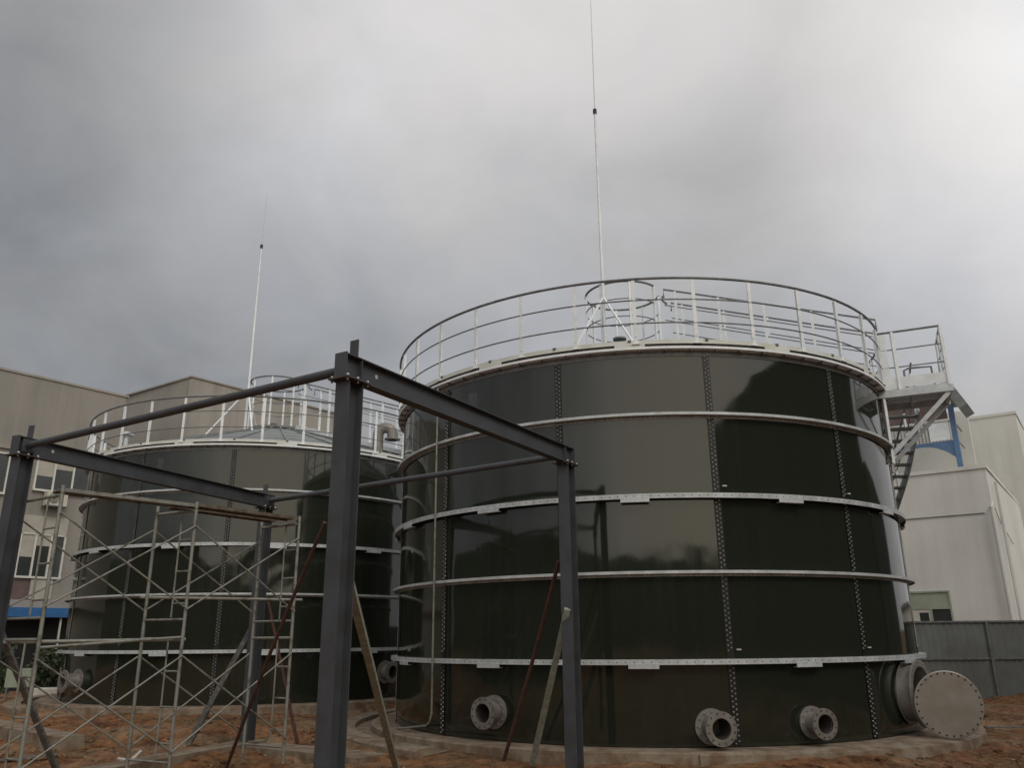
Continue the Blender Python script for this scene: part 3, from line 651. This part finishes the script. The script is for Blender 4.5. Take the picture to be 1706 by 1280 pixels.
def win(s0, s1, z0, z1, bl_, head=.0):
    fr = lb('window', 'trim', bl_, *[(a, a+.07, z0, z1, .01, .09) for a in (s0, s0+(s1-s0)*.32, s0+(s1-s0)*.66, s1-.07)], (s0, s1, z0-.05, z0+.03, .01, .13), (s0, s1, z1-.06, z1, .01, .09))
    lb('pane', 'glass', fr, (s0+.07, s1-.07, z0, z1-.06, .012, .04))
    lb('blind', 'blind', fr, (s0+.07, s0+(s1-s0)*.32, z0+(z1-z0)*.45, z1-.06, .041, .05), (s0+(s1-s0)*.34, s0+(s1-s0)*.66, z0+(z1-z0)*.72, z1-.06, .041, .05))
win(1.75, 3.45, 3.86, 5.52, bl); win(1.9, 4.05, 7.20, 8.45, bl); win(-.6, .95, 6.9, 8.45, bl); win(-.6, .95, 3.8, 5.5, bl); win(-5, -3, 3.8, 5.5, bl); win(-5, -3, 6.9, 8.45, bl)
lb('lintel_panel', 'blind', bl, (1.75, 3.45, 5.53, 6.2, .01, .06)); lb('lintel_panel', 'blind', bl, (2.4, 3.2, 3.05, 3.78, .01, .08))
lb('brick_band', 'maroon', bl, (1.3, 3.0, 2.95, 3.75, .003, .02))
lb('ledge', 'wall_L2', bl, (-14, 5.15, 2.72, 3.0, .01, .45))
aw = lb('awning', 'awning', bl, (1.2, 4.3, 2.36, 2.70, .1, 1.1))
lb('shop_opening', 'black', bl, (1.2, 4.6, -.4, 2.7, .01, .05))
lb('post', 'trim', bl, (3.3, 3.36, -.4, 2.4, .9, .96))
bl2 = None
for o in list(bl.children): pass
# outdoor air-conditioning unit on its bracket
acn = V((4.0, -3.1, 0)).normalized(); acd = V((3.1, 4, 0)).normalized(); acp = V((-20, 30, 0))+acd*2.72+acn*.30
ac = thing('air_conditioner', 'cream outdoor air conditioning unit under the upper window', 'air conditioner', (acp.x, acp.y, 6.60)); R3 = Matrix((acd, -acn, V((0, 0, 1)))).transposed()
mb = MB(); mb.box((0, 0, .27), (.78, .30, .54), R3); ab = mb.build('casing', 'ac', ac)
mb = MB(); mb.lathe([(0, .0), (.2, .0)], 28, axis=frame(acn*.152-acd*.12+V((0, 0, .27)), acn)); mb.build('fan_opening', 'dark', ac)
mb = MB(); F = frame(acn*.156-acd*.12+V((0, 0, .27)), acn)
for rr in (.05, .1, .15, .2): mb.lathe([(rr, 0), (rr+.01, .006), (rr+.02, 0)], 28, axis=F)
mb.build('fan_grille', 'ac', ac)
mb = MB(); mb.box((0, 0, -.02), (.8, .5, .035), R3); mb.build('bracket', 'galv_dull', ac)
# second building with its corner towards us
b2 = thing('factory_building', 'beige rendered building corner rising behind the far tank', 'building', (-15.75, 38, 0))
def poly_block(name, m, par, pts, z0, z1):
    n = len(pts); vs = [(x, y, z0) for x, y in pts]+[(x, y, z1) for x, y in pts]
    mb = MB(); mb.add(vs, [(i, (i+1) % n, n+(i+1) % n, n+i) for i in range(n)]+[tuple(range(n))[::-1], tuple(range(n, 2*n))]); return mb.build(name, m, par)
poly_block('wall', 'wall_L2', b2, [(0, 0), (5.6, 7.0), (0, 16), (-10, 9), (-5.2, 3.6)], -1, 13.85)
poly_block('parapet', 'wall_L2', b2, [(0.02, -.08), (5.72, 7.0), (0, 16.15), (-10.2, 9), (-5.3, 3.5)], 13.85, 13.93)
mb = MB(); mb.tube([(.0, -.12, -.5), (.0, -.12, 13.7)], .05, 8); mb.build('downpipe', 'wall_L2', b2)
# shrubs and odd bits under the awning
def shrub(loc, h, w, label, seed):
    rnd = random.Random(seed); t = thing('shrub', label, 'shrub', loc); mb = MB()
    for i in range(9):
        a = rnd.uniform(0, 2*PI); mb.tube([(0, 0, 0), (w*.3*math.cos(a), w*.3*math.sin(a), h*.5), (w*.45*math.cos(a+.3), w*.45*math.sin(a+.3), h*.9)], [.02, .013, .006], 5)
    mb.build('stem', 'trunk', t); mb = MB()
    for i in range(1500):
        a = rnd.uniform(0, 2*PI); rr = w*.55*math.sqrt(rnd.random())*rnd.uniform(.7, 1.1); z = h*rnd.uniform(.15, 1)*(1-.3*(rr/w)**1)
        p = V((rr*math.cos(a), rr*math.sin(a), z+.12*noise.noise(V((a*2, rr*3, 1))))); q = V((rnd.gauss(0, 1), rnd.gauss(0, 1), rnd.gauss(0, 1))).normalized(); s2 = q.orthogonal().normalized()*.045; q = q*.08
        mb.add([p-q, p+s2, p+q, p-s2], [(0, 1, 2, 3)])
    mb.build('foliage', 'leaf', t)
for i, (x, y, h, w, lab) in enumerate(((-17.0, 27.2, 2.1, 1.9, 'dark leafy shrub under the blue awning at left'), (-14.6, 27.6, 1.7, 1.6, 'green shrub standing just left of the far tank'), (-18.6, 26.2, 1.5, 2.0, 'low bushy shrub at the left picture edge'))): shrub((x, y, -.3), h, w, lab, i)
mb = MB(); mb.box((0, 0, .55), (.75, .05, .55)); t = thing('notice_board', 'pale blank board standing among the shrubs at left', 'board', (-15.1, 26.2, -.1)); mb.build('panel', 'green_wood', t)
mb = MB(); mb.bar((-.3, 0, -.2), (-.3, 0, .28), .04, .04); mb.bar((.3, 0, -.2), (.3, 0, .28), .04, .04); mb.build('legs', 'galv_dull', t)
mb = MB(); mb.box((0, 0, .15), (1.0, .5, .5)); o = mb.build('concrete_block', 'white', None, (-13.6, 25.4, -.2)); bv = o.modifiers.new('b', 'BEVEL'); bv.width = .03; tag(o, 'pale block on the soil left of the far tank', 'block')

# ------------------------------------------------------------------ right buildings
RQ = (18.87, 32); RF = (-.81, .59)
rb = thing('workshop_building', 'pale rendered box building with downpipe at the right edge', 'building', (RQ[0], RQ[1], 0))
f_ = V((-.81, .59, 0)).normalized(); s_ = V((.59, .81, 0)).normalized()
poly_block('wall', 'wall_R', rb, [(0, 0), tuple((s_*16)[:2]), tuple((s_*16+f_*14)[:2]), tuple((f_*14)[:2])], -1, 7.80)
poly_block('parapet', 'wall_R', rb, [tuple((-s_*.06-f_*.06)[:2]), tuple((s_*16)[:2]), tuple((s_*16+f_*14)[:2]), tuple((f_*14-s_*.06)[:2])], 7.80, 7.95)
def rbx(name, m, par, *args):
    mb = MB()
    for (s0, s1, z0, z1, t0, t1) in args: mb.box(f_*(s0+s1)/2-s_*(t0+t1)/2+V((0, 0, (z0+z1)/2)), (s1-s0, t1-t0, z1-z0), Matrix((f_, s_, V((0, 0, 1)))).transposed())
    return mb.build(name, m, par)
w = rbx('window', 'green_wood', rb, (2.0, 3.6, 3.06, 3.13, .0, .08), (2.0, 2.06, 1.2, 3.06, .0, .08), (2.06, 3.6, 2.42, 2.5, .0, .07), (2.72, 2.80, 1.2, 2.42, .0, .07), (3.5, 3.58, 1.2, 2.42, .0, .07))
rbx('blind', 'green_wood', w, (2.06, 3.58, 2.5, 3.06, .0, .04)); rbx('blind', 'white', w, (2.80, 3.5, 1.2, 2.42, .0, .05)); rbx('pane', 'glass', w, (2.86, 3.2, 1.7, 2.3, .05, .055), (2.06, 2.72, 1.2, 2.42, .0, .04))
rbx('wall_cable', 'galv_dull', rb, (.3, 13.9, 6.02, 6.05, .0, .04)); 
mb = MB(); mb.tube([(-.10, -.10, 6.2), (-.10, -.10, -.3)], .055, 12); mb.tube([(-.10, -.10, 6.2), (.1, .1, 6.45)], .055, 12); mb.build('downpipe', 'wall_R2', rb)
mb = MB(); mb.tube([tuple(s_*1.2+V((.12, -.1, 7.4))), tuple(s_*1.2+V((.12, -.1, -.3)))], .06, 10); mb.build('conduit_run', 'wall_R2', rb)
mb = MB(); mb.tube([tuple(-s_*.08-f_*.08+V((0, 0, 6.2))), tuple(s_*1.5-f_*.06+V((0, 0, 5.75))), tuple(s_*5-f_*.06+V((0, 0, 5.2)))], .014, 6); mb.build('cable', 'galv_dull', rb)
rb2 = thing('tall_building', 'taller grey rendered block behind the pale box building at right', 'building', (26.9, 42, 0))
poly_block('wall', 'wall_R2', rb2, [(0, 0), tuple((s_*18)[:2]), tuple((s_*18+f_*16)[:2]), tuple((f_*16)[:2])], -1, 12.7)
poly_block('parapet', 'wall_R2', rb2, [tuple((-s_*.05-f_*.05)[:2]), tuple((s_*18)[:2]), tuple((s_*18+f_*16)[:2]), tuple((f_*16-s_*.05)[:2])], 12.7, 12.85)
mb = MB(); mb.box(f_*1.2-s_*.03+V((0, 0, 9.0)), (.9, .06, .9), Matrix((f_, s_, V((0, 0, 1)))).transposed()); mb.build('vent_cover', 'trim', rb2)
# low block seen past the corner at the far right
fb = thing('far_block', 'distant hazy low building past the right corner', 'building', (33, 46, 0)); poly_block('wall', 'wall_R2', fb, [(0, 0), (14, -4), (16, 6), (4, 9)], -1, 3.2); poly_block('roof', 'fence', fb, [(-.4, -.3), (14.3, -4.4), (16.3, 6.2), (4, 9.3)], 3.2, 3.5)

# blue rooftop gantry between tank and tall block
gO = V((20.6, 36.8, 7.95)); g = thing('rooftop_gantry', 'blue steel gantry with arched brackets on the pale building roof', 'gantry', gO)
cols = [V((0, 0, 0)), V((0, 0, 0))+f_*3.4, V((0, 0, 0))+s_*2.6, f_*3.4+s_*2.6]
for c in cols[:2]:
    mb = MB(); mb.bar(c+V((0, 0, -.2)), c+V((0, 0, 3.9)), .28, .22, (f_.x, f_.y, 0)); mb.build('column', 'blue', g)
def archb(a, b_, z, dz):
    mb = MB(); n = 40
    for i in range(n):
        p = a.lerp(b_, i/n); q = a.lerp(b_, (i+1)/n); h0 = dz*(1-math.sin(PI*(i+.5)/n))**1.5; mb.bar(p+V((0, 0, z-h0/2)), q+V((0, 0, z-h0/2)), .12, .16+h0)
    mb.build('arched_beam', 'blue', g)
archb(cols[0], cols[1], 2.05, .75)
mb = MB()
for i in range(23): p = cols[0].lerp(cols[1], (i+.5)/23); mb.bar(p+V((0, 0, 2.15)), p+V((0, 0, 3.05)), .035, .035)
mb.bar(cols[0]+V((0, 0, 3.05)), cols[1]+V((0, 0, 3.05)), .06, .06); mb.bar(cols[0]+s_*.0+V((0, 0, 2.2)), cols[2]+V((0, 0, 2.2)), .05, .05); mb.bar(cols[0]+V((0, 0, 3.05)), cols[2]+V((0, 0, 3.05)), .06, .06)
mb.build('balustrade', 'galv_dull', g)
mb = MB(); mb.bar(cols[0]+f_*.2-s_*.08+V((0, 0, 2.6)), cols[0]+f_*1.05-s_*.08+V((0, 0, 2.6)), .04, .85); mb.build('white_panel', 'galv_white', g)
mb = MB(); mb.bar(cols[1]+f_*2.2+V((0, 0, 3.78)), cols[0]+V((0, 0, 3.78))+f_*.2, .12, 1.15); mb.build('maroon_fascia', 'maroon', g)
mb = MB(); q0 = cols[0]-s_*.7-f_*.6+V((0, 0, 3.6)); mb.bar(cols[0]-f_*.7+V((0, 0, 3.3))-s_*.5, cols[0]-f_*.25+V((0, 0, 4.25))-s_*.5, 2.2, .40, (f_.x, f_.y, 0)); mb.build('sloping_roof_sheet', 'roof', g)
mb = MB(); mb.bar(cols[1]+s_*1.3+f_*2+V((0, 0, 4.4)), cols[0]+s_*1.3+V((0, 0, 4.4))-f_*.4, 3.0, .12); mb.build('roof', 'fence', g)
mb = MB(); mb.bar(cols[3]+s_*1.5+f_*3+V((0, 0, 2.2)), cols[2]+s_*1.5-f_*.2+V((0, 0, 2.2)), .3, 4.4); mb.build('rear_wall', 'wall_R2', g)

# grey corrugated site fence
def fence(p0, p1, label, n):
    p0, p1 = V((*p0, 0)), V((*p1, 0)); d = p1-p0; L_ = d.length; u = d.normalized(); nn = V((u.y, -u.x, 0)); zb, zt = -.35, 1.83
    t = thing('site_fence', label, 'fence', p0); pw = L_/n
    for k in range(n):
        mb = MB(); m_ = int(pw/.05); vs = []; 
        prof = (0, 0, .022, .022)
        for i in range(m_+1): q = u*(k*pw+.012+(pw-.024)*i/m_)+nn*prof[i % 4]; vs += [q+V((0, 0, zb)), q+V((0, 0, zt))]
        mb.add(vs, [(2*i, 2*i+2, 2*i+3, 2*i+1) for i in range(m_)]); o = mb.build('panel', 'fence', t); md = o.modifiers.new('t', 'SOLIDIFY'); md.thickness = .004
        mb = MB(); mb.box(u*(k*pw)+nn*.06+V((0, 0, (zt+zb)/2)), (.07, .05, zt-zb+.03), Matrix((u, -nn, V((0, 0, 1)))).transposed()); mb.build('post', 'galv_dull', t)
    for z in (zt+.01, .78): mb = MB(); mb.bar(u*0+nn*.045+V((0, 0, z)), u*L_+nn*.045+V((0, 0, z)), .04, .05); mb.build('rail', 'galv_dull', t)
fence((5.6, 25.9), (22.8, 25.2), 'grey corrugated sheet fence behind the near tank on the right', 6)

# ------------------------------------------------------------------ the site behind the camera, seen mirrored in the enamel
dk = thing('factory_hall', 'long dark factory hall facing the tanks, mirrored in the enamel', 'building', (14.2, -8, 0))
poly_block('wall', 'wall_dark', dk, [(-1.4, -1.2), (26, -8), (32, 18), (3.0, 24.6)], -1, 9.9)
poly_block('parapet', 'wall_dark', dk, [(-1.55, -1.35), (26.2, -8.2), (32.2, 18.2), (2.95, 24.75)], 9.9, 10.15)
dl = thing('store_building', 'low dark store building continuing beyond the factory hall', 'building', (16.9, 17.0, 0))
poly_block('wall', 'wall_dark', dl, [(0, 0), (13.5, -4), (20, 6), (13.0, 10.0)], -1, 6.6)
ds = thing('site_shed', 'dark long shed left behind the camera, mirrored in the enamel', 'building', (-24, 2, 0))
poly_block('wall', 'wall_dark', ds, [(0, 0), (-14, 6), (-26, -14), (6, -26)], -1, 6.5)
mb = MB(); mb.bar((3, -13, 6.5), (-20, -4, 6.5), 9, .5); mb.build('roof', 'wall_dark', ds)
hs = MB(); vs = []; n = 90
for i in range(n+1):
    a = rad(170+200*i/n); r0 = 75+8*noise.noise(V((i*.13, 2, 0))); h = 10.2+.5*noise.noise(V((i*.11, 0, 3)))+.15*noise.noise(V((i*.5, 0, 3)))
    vs += [(r0*math.cos(a), 12+r0*math.sin(a), -1), ((r0+8)*math.cos(a), 12+(r0+8)*math.sin(a), h), ((r0+40)*math.cos(a), 12+(r0+40)*math.sin(a), h*.7)]
hs.add(vs, [(3*i+k, 3*i+3+k, 3*i+4+k, 3*i+1+k) for i in range(n) for k in (0, 1)], True)
M['hill'] = mat('dark_scrub', (.035, .045, .025), .95, 0, .3, .4); tag(hs.build('hills', 'hill'), kind='structure')

# ------------------------------------------------------------------ sky, sun, camera
SUN_EL, SUN_AZ = 42, -60     # azimuth as angle from +x, counter-clockwise
w = bpy.data.worlds.new('World'); scene.world = w; w.use_nodes = True; nt = w.node_tree; N = nt.nodes; L = nt.links
bg = N['Background']; bg.inputs['Strength'].default_value = .1
sky = N.new('ShaderNodeTexSky'); sky.sky_type = 'NISHITA'; sky.sun_disc = False; sky.sun_elevation = rad(SUN_EL); sky.sun_rotation = rad(90-SUN_AZ); sky.dust_density = 4
tc = N.new('ShaderNodeTexCoord'); sep = N.new('ShaderNodeSeparateXYZ'); L.new(tc.outputs['Generated'], sep.inputs[0])
def math_(op, a, b_=None, c=None):
    m = N.new('ShaderNodeMath'); m.operation = op
    for i, v in enumerate((a, b_, c)):
        if v is None: continue
        if isinstance(v, (int, float)): m.inputs[i].default_value = v
        else: L.new(v, m.inputs[i])
    return m.outputs[0]
x_, y_, z_ = sep.outputs
den = math_('ADD', math_('MAXIMUM', z_, 0.), .62)
cmb = N.new('ShaderNodeCombineXYZ'); L.new(math_('DIVIDE', x_, den), cmb.inputs[0]); L.new(math_('DIVIDE', y_, den), cmb.inputs[1]); cmb.inputs[2].default_value = 3.1
def nz(sc_, det, rough_, dist=0.):
    n = N.new('ShaderNodeTexNoise'); n.inputs['Scale'].default_value = sc_; n.inputs['Detail'].default_value = det; n.inputs['Roughness'].default_value = rough_; n.inputs['Distortion'].default_value = dist
    L.new(cmb.outputs[0], n.inputs['Vector']); return n.outputs['Fac']
nA = nz(2.3, 3, .45, .3); nB = nz(6.0, 7, .55, .35); nC = nz(3.4, 4, .5, .4)
def dirdot(v):
    v = V(v).normalized(); return math_('ADD', math_('ADD', math_('MULTIPLY', x_, v.x), math_('MULTIPLY', y_, v.y)), math_('MULTIPLY', z_, v.z))
LOBES = [((-0.1, 0.756, 0.647), 22, 0.1461), ((0.504, 0.7, 0.506), 40, 0.3219), ((-0.479, 0.73, 0.487), 22, -0.1884), ((0.308, 0.82, 0.483), 45, -0.142), ((-0.14, 0.826, 0.546), 60, 0.089), ((0.171, 0.773, 0.61), 60, 0.0806), ((0.4, 0.721, 0.566), 60, -0.0316), ((-0.218, 0.912, 0.347), 30, -0.1566), ((-0.459, 0.815, 0.354), 40, 0.0149), ((0.483, 0.82, 0.306), 40, -0.131), ((0.478, 0.776, 0.411), 90, 0.0492), ((-0.319, 0.807, 0.497), 60, 0.0935), ((0.072, 0.886, 0.458), 60, -0.0865), ((-0.349, 0.71, 0.611), 60, 0.0012), ((0.248, 0.885, 0.393), 40, 0.0197)]
gR = dirdot((1, -.15, .35))
lum = math_('ADD', math_('ADD', .43, math_('MULTIPLY', x_, .17)), math_('MULTIPLY', z_, .22))
lum = math_('ADD', lum, math_('MULTIPLY', math_('SUBTRACT', nA, .5), .16))
lum = math_('ADD', lum, math_('MULTIPLY', math_('SUBTRACT', nB, .5), .24))
for (v, kx, amp) in LOBES:
    lum = math_('ADD', lum, math_('MULTIPLY', math_('POWER', math_('MAXIMUM', dirdot(v), 0.), kx), amp))
back = math_('MAXIMUM', dirdot((.22, -1, .16)), 0.); wide = math_('POWER', back, 1.3); back = math_('POWER', back, 5.)
lum = math_('ADD', lum, math_('MULTIPLY', wide, .20))
lum = math_('ADD', lum, math_('MULTIPLY', back, .84))
lum = math_('MAXIMUM', lum, .12)
ramp = N.new('ShaderNodeValToRGB'); e = ramp.color_ramp.elements
e[0].position = .0; e[0].color = (.12, .13, .145, 1); e[1].position = 1.; e[1].color = (1.0, .985, .97, 1)
for p_, c_ in ((.22, (.22, .223, .228)), (.36, (.36, .361, .363)), (.50, (.50, .495, .495)), (.68, (.69, .67, .66))): q = e.new(p_); q.color = (*c_, 1)
L.new(lum, ramp.inputs['Fac'])
sc_n = N.new('ShaderNodeVectorMath'); sc_n.operation = 'SCALE'; sc_n.inputs['Scale'].default_value = 10.; tint = N.new('ShaderNodeMix'); tint.data_type = 'RGBA'; tint.inputs[6].default_value = (1, 1, 1, 1); tint.inputs[7].default_value = (1.28, 1.17, .92, 1); L.new(back, tint.inputs[0])
tm = N.new('ShaderNodeMix'); tm.data_type = 'RGBA'; tm.blend_type = 'MULTIPLY'; tm.inputs[0].default_value = 1; L.new(ramp.outputs['Color'], tm.inputs[6]); L.new(tint.outputs[2], tm.inputs[7]); cm = N.new('ShaderNodeMix'); cm.data_type = 'RGBA'; cr = N.new('ShaderNodeMapRange'); cr.inputs['From Min'].default_value = .40; cr.inputs['From Max'].default_value = .62; L.new(nC, cr.inputs['Value']); L.new(cr.outputs['Result'], cm.inputs[0]); cm.inputs[6].default_value = (1.003, 1, .997, 1); cm.inputs[7].default_value = (.97, .992, 1.03, 1)
t2 = N.new('ShaderNodeMix'); t2.data_type = 'RGBA'; t2.blend_type = 'MULTIPLY'; t2.inputs[0].default_value = 1; L.new(tm.outputs[2], t2.inputs[6]); L.new(cm.outputs[2], t2.inputs[7]); L.new(t2.outputs[2], sc_n.inputs[0])
mx = N.new('ShaderNodeMix'); mx.data_type = 'RGBA'; mx.inputs[0].default_value = .93; L.new(sky.outputs['Color'], mx.inputs[6]); L.new(sc_n.outputs[0], mx.inputs[7]); L.new(mx.outputs[2], bg.inputs['Color'])

sl = bpy.data.lights.new('Sun', 'SUN'); sl.energy = .6; sl.angle = rad(14); sl.color = (1, .95, .88)
so_ = bpy.data.objects.new('Sun', sl); C.objects.link(so_)
sd_ = V((math.cos(rad(SUN_AZ))*math.cos(rad(SUN_EL)), math.sin(rad(SUN_AZ))*math.cos(rad(SUN_EL)), math.sin(rad(SUN_EL))))
so_.rotation_euler = sd_.to_track_quat('Z', 'Y').to_euler()

cam = bpy.data.cameras.new('Camera'); co = bpy.data.objects.new('Camera', cam); C.objects.link(co); scene.camera = co
f, pitch, roll = 1351.9, .3023, -.0088
ct, st_ = math.cos(pitch), math.sin(pitch); fw = V((0, ct, st_)); up = V((0, -st_, ct)); rt = V((1, 0, 0))
c_, s2 = math.cos(roll), math.sin(roll); rt2 = c_*rt+s2*up; up2 = -s2*rt+c_*up
co.matrix_world = Matrix.Translation((0, 0, 1.517)) @ Matrix((rt2, up2, -fw)).transposed().to_4x4()
cam.sensor_fit = 'HORIZONTAL'; cam.sensor_width = 36; cam.lens = 36*f/1706; cam.clip_start = .05; cam.clip_end = 2000
vs_ = scene.view_settings; vs_.view_transform = 'Standard'; vs_.look = 'None'; vs_.exposure = 0; vs_.gamma = 1; vs_.use_curve_mapping = False
